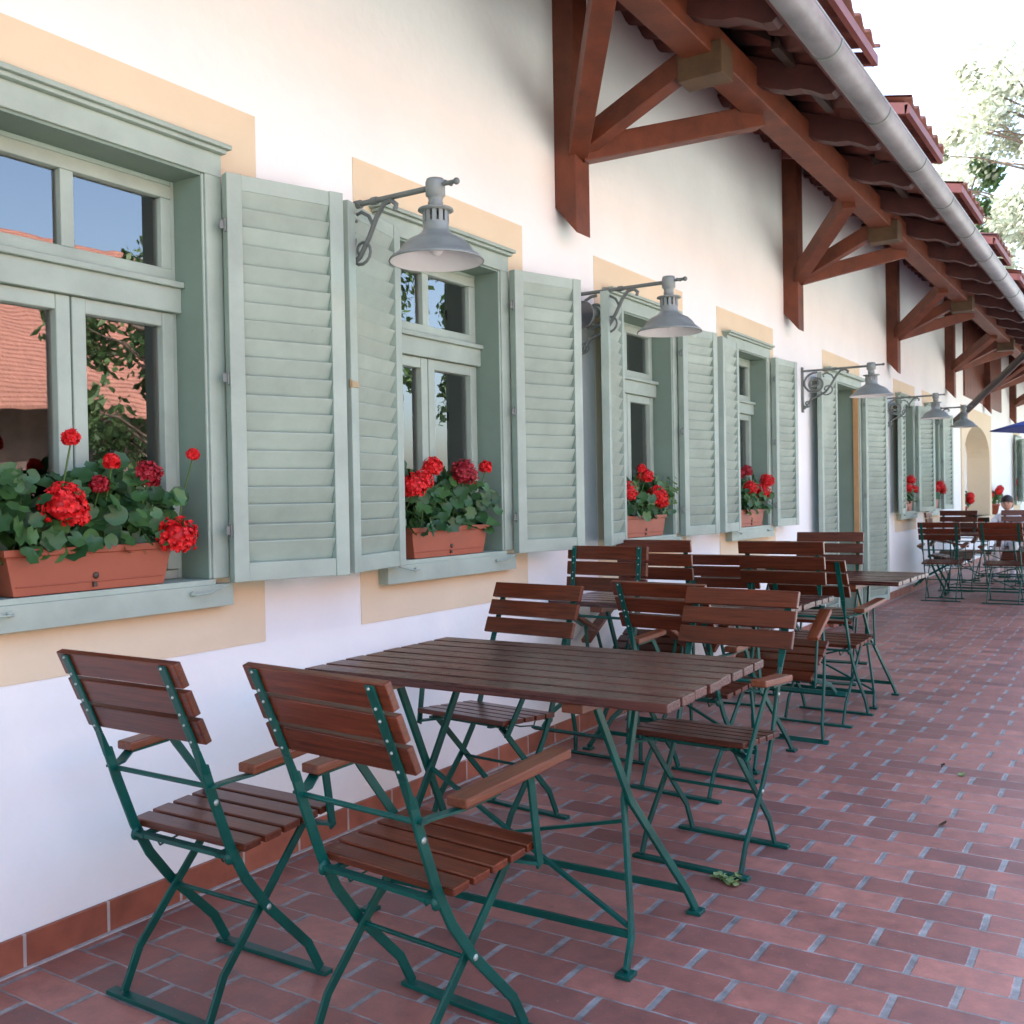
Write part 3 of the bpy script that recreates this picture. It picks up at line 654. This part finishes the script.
# ------------------------------------------------------------------ flower boxes
def leaf(m, c, nrm, r, lobes=7):
    c = V(c); nrm = V(nrm).normalized(); a = nrm.orthogonal().normalized(); b = nrm.cross(a); ph = random.uniform(0,6.28); vs = [c-nrm*r*.22]
    N_ = 14
    for k in range(N_):
        t = ph+2*PI*k/N_; rr = r*(.90+.10*math.cos(t*lobes))*random.uniform(.95,1.05)
        if k == 0: rr *= .45
        vs.append(c+a*rr*math.cos(t)+b*rr*math.sin(t)+nrm*r*random.uniform(-.06,.10))
    m.add(vs, [(0,1+k,1+(k+1)%N_) for k in range(N_)], True)
def bloom(c, r, parent, dark=False):
    m = MB(); c = V(c); r *= 1.22; n = int(80+1800*r)
    for i in range(n):
        z = random.uniform(-.75,1); t = random.uniform(0,2*PI); q = math.sqrt(1-z*z); d = V((q*math.cos(t), q*math.sin(t), z))
        p = c+d*r*random.uniform(.72,1.0); pr = .0085+.05*r*.2
        a = (d+V((random.uniform(-.5,.5),random.uniform(-.5,.5),random.uniform(-.5,.5)))).normalized(); u = a.orthogonal().normalized(); w = a.cross(u); ph = random.uniform(0,6)
        for k in range(5):
            t0 = ph+2*PI*k/5; e = u*math.cos(t0)+w*math.sin(t0); s_ = a.cross(e)
            m.add([p, p+e*pr*.55+s_*pr*.45+a*.002, p+e*pr*1.05+a*.004, p+e*pr*.55-s_*pr*.45+a*.002], [(0,1,2,3)])
    m.ball(c, r*.70, 10, 7)
    o = m.build('bloom', BLOOMD if dark else BLOOM, parent)
    m = MB(); e = V((c.x-.06, c.y+random.uniform(-.02,.02), min(1.15, c.z-.05))); m.tube([c-V((0,0,r*.5)), (c-V((.01,0,r*.5)))*.5+e*.5+V((-.012,.004,.0)), e], .0028, 5); m.build('stem', GERB, o)
    return o
def flower_box(c, L, label, blooms, nleaf, xoff=.0, spread=1.0, zl=1.17, fresh=None):
    root = empty('flower_box', (0,0,0)); root.location = (0,0,0)
    zb = ZB+.001; h = .128; x0, x1 = -.105+xoff, .045+xoff
    m = MB(); b = L/2-.03; t = L/2; s = .012
    def ring(xa, xb, hl, z): return [(xa,c-hl,z),(xb,c-hl,z),(xb,c+hl,z),(xa,c+hl,z)]
    rings = [ring(x0+.012,x1-.012,b,zb), ring(x0+.004,x1-.004,t-.006,zb+h-.02), ring(x0-.004,x1+.004,t+.002,zb+h-.02), ring(x0-.005,x1+.005,t+.004,zb+h), ring(x0+.006,x1-.006,t-.008,zb+h), ring(x0+.008,x1-.008,t-.012,zb+h-.03)]
    vs = [p for r_ in rings for p in r_]; fs = [(3,2,1,0)]
    for i in range(len(rings)-1):
        for k in range(4): fs.append((i*4+k, i*4+(k+1)%4, i*4+4+(k+1)%4, i*4+4+k))
    k = (len(rings)-1)*4; fs.append((k,k+1,k+2,k+3)); m.add(vs, fs)
    m.bar((x1-.0085,c-b+.004,zb+.026),(x1-.0085,c+b-.004,zb+.026),.004,.004); m.build('trough', TERRA, root, bevel=.004)
    m = MB(); m.box(x1-.012,x1-.0035,c-.006,c+.006,zb+.010,zb+.024); m.ball((x1-.006,c+.004,zb+.042),.010,8,6,(.4,1,1)); m.build('drain_plug', POLEW, root)
    m = MB(); m.box(x0+.012,x1-.012,c-t+.016,c+t-.016,zb+h-.035,zb+h-.022); m.build('soil', SOIL, root)
    m = MB()
    for i in range(nleaf):
        y = c+random.uniform(-1,1)*(t*1.10)*spread; x = random.gauss(-.02+xoff,.055); 
        top = zl+.16+.05*math.sin(y*17+c)+.03*math.sin(y*41); z = random.uniform(zb+h*.85, top)
        if x > x1-.02: z = max(z, zb+.105)
        x = min(max(x, -.125+xoff), .105+xoff)
        nr = V((random.uniform(.2,1.3), random.uniform(-.8,.5), random.uniform(-.1,1.0)))
        leaf(m, (x,y,z), nr, random.uniform(.020,.040))
    for i in range(14):
        y = c+random.uniform(-1,1)*t*.9; m.tube([(-.03+xoff,y,zb+h-.03),(-.03+xoff+random.uniform(-.03,.03),y+random.uniform(-.05,.05),zl+random.uniform(0,.1))],.004,5)
    m.build('foliage', GERA, root)
    if fresh:
        m = MB()
        for i in range(70):
            y = fresh[0]+random.gauss(0,.05); z = fresh[1]+random.gauss(0,.05); leaf(m, (.06+random.gauss(0,.03),y,z), (random.uniform(.2,1),random.uniform(-.8,.8),random.uniform(0,1)), random.uniform(.010,.020), 3)
        m.build('foliage', GERB, root)
    for (y, z, r, dk) in blooms: bloom((.075+xoff+random.uniform(-.015,.01), y, z), r, root, dk)
    return tag(root, label, 'flower box', 'terracotta geranium boxes on the window sills')
flower_box(1.785, .545, 'long terracotta box of red geraniums on the sill of the nearest window', [(1.665,1.263,.052,0),(1.700,1.238,.034,0),(2.050,1.160,.052,0),(1.945,1.350,.034,1),(1.697,1.450,.018,0),(1.825,1.385,.017,0),(2.113,1.414,.013,0),(1.79,1.32,.020,1)], 520)
flower_box(3.525, .56, 'terracotta geranium box on the second window sill beneath the nearest lamp', [(3.225,1.315,.046,0),(3.30,1.34,.036,0),(3.345,1.395,.034,0),(3.57,1.372,.052,1),(3.755,1.402,.022,0)], 460)
flower_box(5.50, .56, 'terracotta geranium box on the third window sill with pale green sprigs at its right', [(5.405,1.378,.038,0),(5.20,1.284,.052,0),(5.575,1.255,.055,0),(5.63,1.22,.035,0),(5.36,1.42,.02,0)], 380, fresh=(5.77,1.29))
flower_box(7.36, .55, 'terracotta geranium box on the fourth window sill just before the green door', [(7.155,1.43,.036,1),(7.03,1.405,.03,1),(7.66,1.36,.048,0),(7.53,1.275,.052,0),(7.27,1.305,.045,0)], 360, fresh=(7.25,1.22))
flower_box(13.0, .5, 'small geranium box half hidden by shutters at the first window beyond the door', [(13.05,1.40,.05,0),(12.85,1.3,.05,0),(13.2,1.28,.05,0)], 140)
flower_box(14.75, .5, 'red geranium box between shutters at the last window before the arched niche', [(14.95,1.33,.07,0),(14.6,1.3,.06,0),(15.02,1.27,.06,0)], 140)
flower_box(24.6, .5, 'distant geranium box at the far shuttered window behind the seated person', [(24.4,1.4,.10,0),(24.7,1.2,.10,0)], 100)
def flower_pot(x, y, z, label, k):
    root = empty('flower_pot', (x,y,z)); m = MB()
    m.lathe([(.0,0),(.085,0),(.115,.16),(.13,.16),(.13,.20),(.11,.20),(.10,.17),(.0,.17)], (0,0,0), 18); m.build('pot', TERRA, root)
    m = MB()
    for i in range(110):
        d = V((random.gauss(0,1),random.gauss(0,1),random.gauss(0,.8))).normalized()*random.uniform(.06,.19); leaf(m, V((0,0,.33))+d, d+V((.3,-.3,.3)), .035)
    m.build('foliage', GERB if k else GERA, root)
    for i in range(5 if k else 4):
        a = 2.2*i+k; bl = MB(); c = V((.10*math.cos(a)+.07, .14*math.sin(a)-.06, .42+.06*math.sin(a*1.7) - (0 if k else .06))); r = .065
        for j in range(60):
            d = V((random.gauss(0,1),random.gauss(0,1),random.gauss(0,1))).normalized(); p = c+d*r; u = d.orthogonal().normalized()*.02; w = d.cross(u)
            bl.add([p-u-w,p+u-w,p+u+w,p-u+w],[(0,1,2,3)])
        bl.ball(c, r*.9, 8, 6); bl.build('bloom', BLOOM, root)
    return tag(root, label, 'flower pot')
flower_pot(-.14, 17.95, .80, 'pot of bright red geraniums at the near end of the arched niche', 0)
flower_pot(.00, 20.75, .80, 'pot of light green geraniums past the far end of the arched niche', 1)

# ------------------------------------------------------------------ parasol, pole, person, litter
root = empty('parasol', (2.12, 13.0, 0)); tag(root, 'dark blue parasol whose canopy corner enters at the right edge above the far tables', 'parasol')
m = MB(); m.tube([(0,0,0),(0,0,2.38)],.024,10); m.build('pole', POLEW, root)
m = MB(); vs = [(0,0,2.26)]; n = 8
for k in range(n):
    t = 2*PI*k/n+PI; vs.append((1.16*math.cos(t),1.16*math.sin(t),1.955))
for k in range(n):
    t = 2*PI*k/n+PI; vs.append((1.16*math.cos(t),1.16*math.sin(t),1.94))
vs.append((0,0,2.245))
m.add(vs, [(0,1+k,1+(k+1)%n) for k in range(n)]+[(17,9+(k+1)%n,9+k) for k in range(n)]+[(1+k,9+k,9+(k+1)%n,1+(k+1)%n) for k in range(n)]); m.build('canopy', PARA, root)
for k in range(n):
    m = MB(); t = 2*PI*k/n+PI; m.bar((0,0,2.235),(1.13*math.cos(t),1.13*math.sin(t),1.945),.014,.014); m.build('rib', POLEW, root)
m = MB(); m.lathe([(0,0),(.26,0),(.26,.04),(.05,.07),(.04,.3),(.0,.3)], (0,0,0), 20); m.build('base', IRON, root)
m = MB(); m.tube([(.02,16.30,2.26),(.25,15.9,2.385),(1.10,14.45,2.90),(1.65,13.5,3.22)],.050,12,.042); m.ball((.03,16.28,2.26),.062,10,8)
tag(m.build('slanting_pole', POLEW), 'thick dark wooden pole slanting up and out from the wall over the far tables', 'pole')

def person():
    root = empty('person', (.80,15.97,0)); root.scale = (.9,.9,.94); tag(root, 'seated person with short dark hair and a white shirt behind the far chairs', 'person')
    V0 = [(0,0,.50,.14,.11),(0,.02,.66,.135,.10),(0,.02,.80,.15,.105),(0,-.01,.93,.13,.09),(0,-.03,.985,.055,.055),(0,-.06,1.04,.05,.05),
          (.17,-.01,.91,.06,.06),(.24,-.10,.72,.045,.045),(.16,-.32,.66,.036,.036),(.10,-.42,.70,.035,.028),
          (-.17,-.01,.91,.06,.06),(-.24,-.10,.72,.045,.045),(-.16,-.32,.66,.036,.036),(-.10,-.42,.70,.035,.028),
          (.10,-.05,.49,.09,.08),(.12,-.42,.48,.065,.065),(.12,-.44,.08,.045,.045),(.12,-.56,.03,.04,.03),
          (-.10,-.05,.49,.09,.08),(-.12,-.42,.48,.065,.065),(-.12,-.44,.08,.045,.045),(-.12,-.56,.03,.04,.03)]
    E_ = [(0,1),(1,2),(2,3),(3,4),(4,5),(3,6),(6,7),(7,8),(8,9),(3,10),(10,11),(11,12),(12,13),(0,14),(14,15),(15,16),(16,17),(0,18),(18,19),(19,20),(20,21)]
    me = bpy.data.meshes.new('body'); me.from_pydata([v[:3] for v in V0], E_, []); o = bpy.data.objects.new('body', me); COL.objects.link(o); o.parent = root
    sk = o.modifiers.new('skin','SKIN'); o.modifiers.new('sub','SUBSURF').levels = 2; o.modifiers['sub'].render_levels = 2
    for i, v in enumerate(V0): me.skin_vertices[0].data[i].radius = v[3:]
    me.skin_vertices[0].data[0].use_root = True; me.materials.append(SHIRT)
    m = MB(); c = (0,-.08,1.13); m.ball(c,.085,18,14,(.92,1.08,1.28)); m.ball((0,-.175,1.115),.016,8,6,(.8,1,1.3))
    for s in (-1,1): m.ball((s*.08,-.075,1.125),.022,8,6,(.4,.8,1.2)); 
    m.ball((0,-.165,1.075),.02,8,5,(1.3,.4,.35)); m.build('head', SKIN, root)
    m = MB(); 
    for s in (-1,1): m.ball((s*.032,-.166,1.14),.010,8,6,(1.2,.5,.7))
    m.build('eye', HAIR, root)
    m = MB(); m.ball((0,-.068,1.18),.095,18,10,(1.0,1.12,.85)); m.ball((0,-.03,1.13),.095,14,10,(1.0,.85,1.05)); m.build('hair', HAIR, root)
person()
def litter(name, c, mt, label, n, r):
    m = MB()
    for i in range(n): leaf(m, (c[0]+random.gauss(0,r), c[1]+random.gauss(0,r*.7), .006+random.uniform(0,.010)), (random.gauss(0,.35),random.gauss(0,.35),1), random.uniform(.010,.020), 3)
    tag(m.build(name, mt), label, 'leaf')
litter('withered_sprig', (1.430,3.10,0), DRYL, 'pale green withered sprig on the paving by the foot of the aisle chair', 26, .024)
litter('fallen_leaf', (1.885,4.78,0), DRYL, 'single green fallen leaf on the open paving', 3, .012)
litter('fallen_leaf', (1.772,4.90,0), DRYD, 'dark shrivelled leaf on the open paving beside a green one', 2, .008)
litter('fallen_leaf', (1.93,4.02,0), DRYD, 'tiny dark scrap on the paving nearest the viewer', 1, .003)

# ------------------------------------------------------------------ trees and the house opposite
def make_tree(name, h, cr, ch_, mt, seed, n=5200, size=.16, gaps=.35, trunk=.28, nc=46, cr2=.30):
    rnd = random.Random(seed); root = empty(name)
    m = MB(); m.tube([(0,0,0),(.1,.05,h*.3),(.0,.1,h*.6),(.05,0,h*.93)], trunk, 10, .04)
    cl = []
    for i in range(nc):
        z = h-ch_+ch_*rnd.random()**.9; k = (z-(h-ch_))/ch_; R0 = cr*(math.sin(PI*min(1,.12+.86*(1-k)))**.7)
        t = rnd.uniform(0,2*PI); q = R0*math.sqrt(rnd.uniform(.15,1)); cl.append((V((q*math.cos(t), q*math.sin(t), z)), rnd.uniform(.35,1.0)*cr*cr2))
    for c, r in cl: m.tube([(0,0,max(h*.25,c.z-1.2)),c*.6+V((0,0,c.z*.4-.3)),c], .05, 5, .012)
    m.build('trunk', BARK, root); m = MB()
    for i in range(n):
        c, r = rnd.choice(cl); d = V((rnd.gauss(0,1),rnd.gauss(0,1),rnd.gauss(0,.75))).normalized()*r*rnd.random()**.45; p = c+d
        a = V((rnd.gauss(0,1),rnd.gauss(0,1),rnd.gauss(.5,1))).normalized(); u = a.orthogonal().normalized(); w = a.cross(u); s_ = size*rnd.uniform(.5,1.2)
        m.add([p-u*s_, p+w*s_*.45, p+u*s_, p-w*s_*.45], [(0,1,2,3)])
    m.build('crown', mt, root); return root
t = make_tree('pale_tree', 15.6, 4.5, 13.6, PALEF, 3, 42000, .15, trunk=.3, nc=110, cr2=.27); t.location = (-.35,37,-.06); tag(t, 'tall tree coloured pale as if overexposed behind the end of the roof at the right edge', 'tree')
t = make_tree('green_tree', 12.8, 2.2, 7, DEEPF, 5, 6000, .16); t.location = (-3.2,40,-.06); tag(t, 'dark green tree top just showing above the gutter beside the pale tree', 'tree')
t = make_tree('courtyard_tree', 10.5, 4.0, 8.0, DEEPF, 9, 6000, .20); t.location = (12.5,26,-.06); tag(t, 'green courtyard tree mirrored in the second window', 'tree', 'trees across the courtyard seen only as reflections')
for (x, y, s, lab) in ((15,33,1.1,'larger courtyard tree mirrored in the third window'),(17,21,.9,'smaller courtyard tree beside the house opposite')):
    c = copy_tree(t); c.location = (x,y,-.06); c.scale = (s,s,s); c.rotation_euler = (0,0,x); tag(c, lab, 'tree', 'trees across the courtyard seen only as reflections')
c = copy_tree(t); c.location = (9.6,9.9,-.06); c.scale = (.52,.52,.52); tag(c, 'young courtyard tree mirrored in the right pane of the nearest window', 'tree', 'trees across the courtyard seen only as reflections')
opp = empty('opposite_house', (0,0,0)); tag(opp, 'red tiled house across the courtyard, mirrored in the nearest window panes', 'house')
m = MB(); m.box(13.0,22,-9,15.5,-.06,3.0); m.build('wall', mat('eave_shaded_render', (.16,.11,.09), .9, .3, 3), opp)  # shade below the eave is put into this brown wall colour
OT = mat('sunny_clay_tile', (.36,.16,.115), .8, .3, 4, (1,6,1), bump=.3, bscale=12)
m = MB(); N_ = 48; RZ = 4.35
for i in range(N_):
    xa = 12.4+5.4*i/N_; za = 2.8+RZ*i/N_; xb = 12.4+5.4*(i+1)/N_; zb = 2.8+RZ*(i+1)/N_
    m.hexa([(xa,-9.5,za),(xb,-9.5,zb),(xb,16,zb),(xa,16,za),(xa,-9.5,za+.06),(xb,-9.5,zb+.03),(xb,16,zb+.03),(xa,16,za+.06)])
m.hexa([(17.8,-9.5,2.8+RZ),(23,-9.5,2.8),(23,16,2.8),(17.8,16,2.8+RZ),(17.8,-9.5,2.86+RZ),(23,-9.5,2.86),(23,16,2.86),(17.8,16,2.86+RZ)])
m.build('roof', OT, opp)
for y in (-4,1,6,11):
    m = MB(); m.box(12.96,12.995,y-.6,y+.6,.9,2.3); m.build('window', DARK, opp)

# ------------------------------------------------------------------ light, sky, camera
EL, AZ = 52, 262          # sun stands behind the inn
d = V((math.sin(R(AZ))*math.cos(R(EL)), math.cos(R(AZ))*math.cos(R(EL)), math.sin(R(EL))))
sun = bpy.data.lights.new('sun','SUN'); sun.energy = 3.6; sun.angle = R(.5); sun.color = (1,.98,.95)
so = bpy.data.objects.new('sun', sun); COL.objects.link(so); so.rotation_euler = d.to_track_quat('Z','Y').to_euler(); so.location = (0,0,30)
W = bpy.data.worlds.new('World'); S.world = W; W.use_nodes = True; nt = W.node_tree
sky = nt.nodes.new('ShaderNodeTexSky'); sky.sky_type = 'NISHITA'; sky.sun_disc = False; sky.sun_elevation = R(EL); sky.sun_rotation = R(AZ); sky.dust_density = 3.5; sky.ozone_density = 1.0
bg = nt.nodes['Background']; bg.inputs[1].default_value = .15; nt.links.new(sky.outputs[0], bg.inputs[0])
cam = bpy.data.cameras.new('camera'); co = bpy.data.objects.new('camera', cam); COL.objects.link(co)
yaw, pitch, roll = R(-32.7585), R(-.76921), R(-1.02002)
cy, sy = math.cos(yaw), math.sin(yaw)
fw = V((sy*math.cos(pitch), cy*math.cos(pitch), math.sin(pitch))); r0 = V((cy,-sy,0)); u0 = r0.cross(fw)
rt = r0*math.cos(roll)+u0*math.sin(roll); upv = -r0*math.sin(roll)+u0*math.cos(roll)
co.matrix_world = Matrix(((rt.x,upv.x,-fw.x,2.62252),(rt.y,upv.y,-fw.y,0),(rt.z,upv.z,-fw.z,1.2584),(0,0,0,1)))
cam.sensor_width = 36; cam.lens = 1005.293/1024*36; cam.dof.use_dof = True; cam.dof.focus_distance = 3.4; cam.dof.aperture_fstop = 9.0; cam.clip_start = .05; cam.clip_end = 1500
S.camera = co
S.view_settings.view_transform = 'Standard'; S.view_settings.look = 'None'; S.view_settings.gamma = 1; S.view_settings.use_curve_mapping = False
S.view_settings.exposure = 2.8
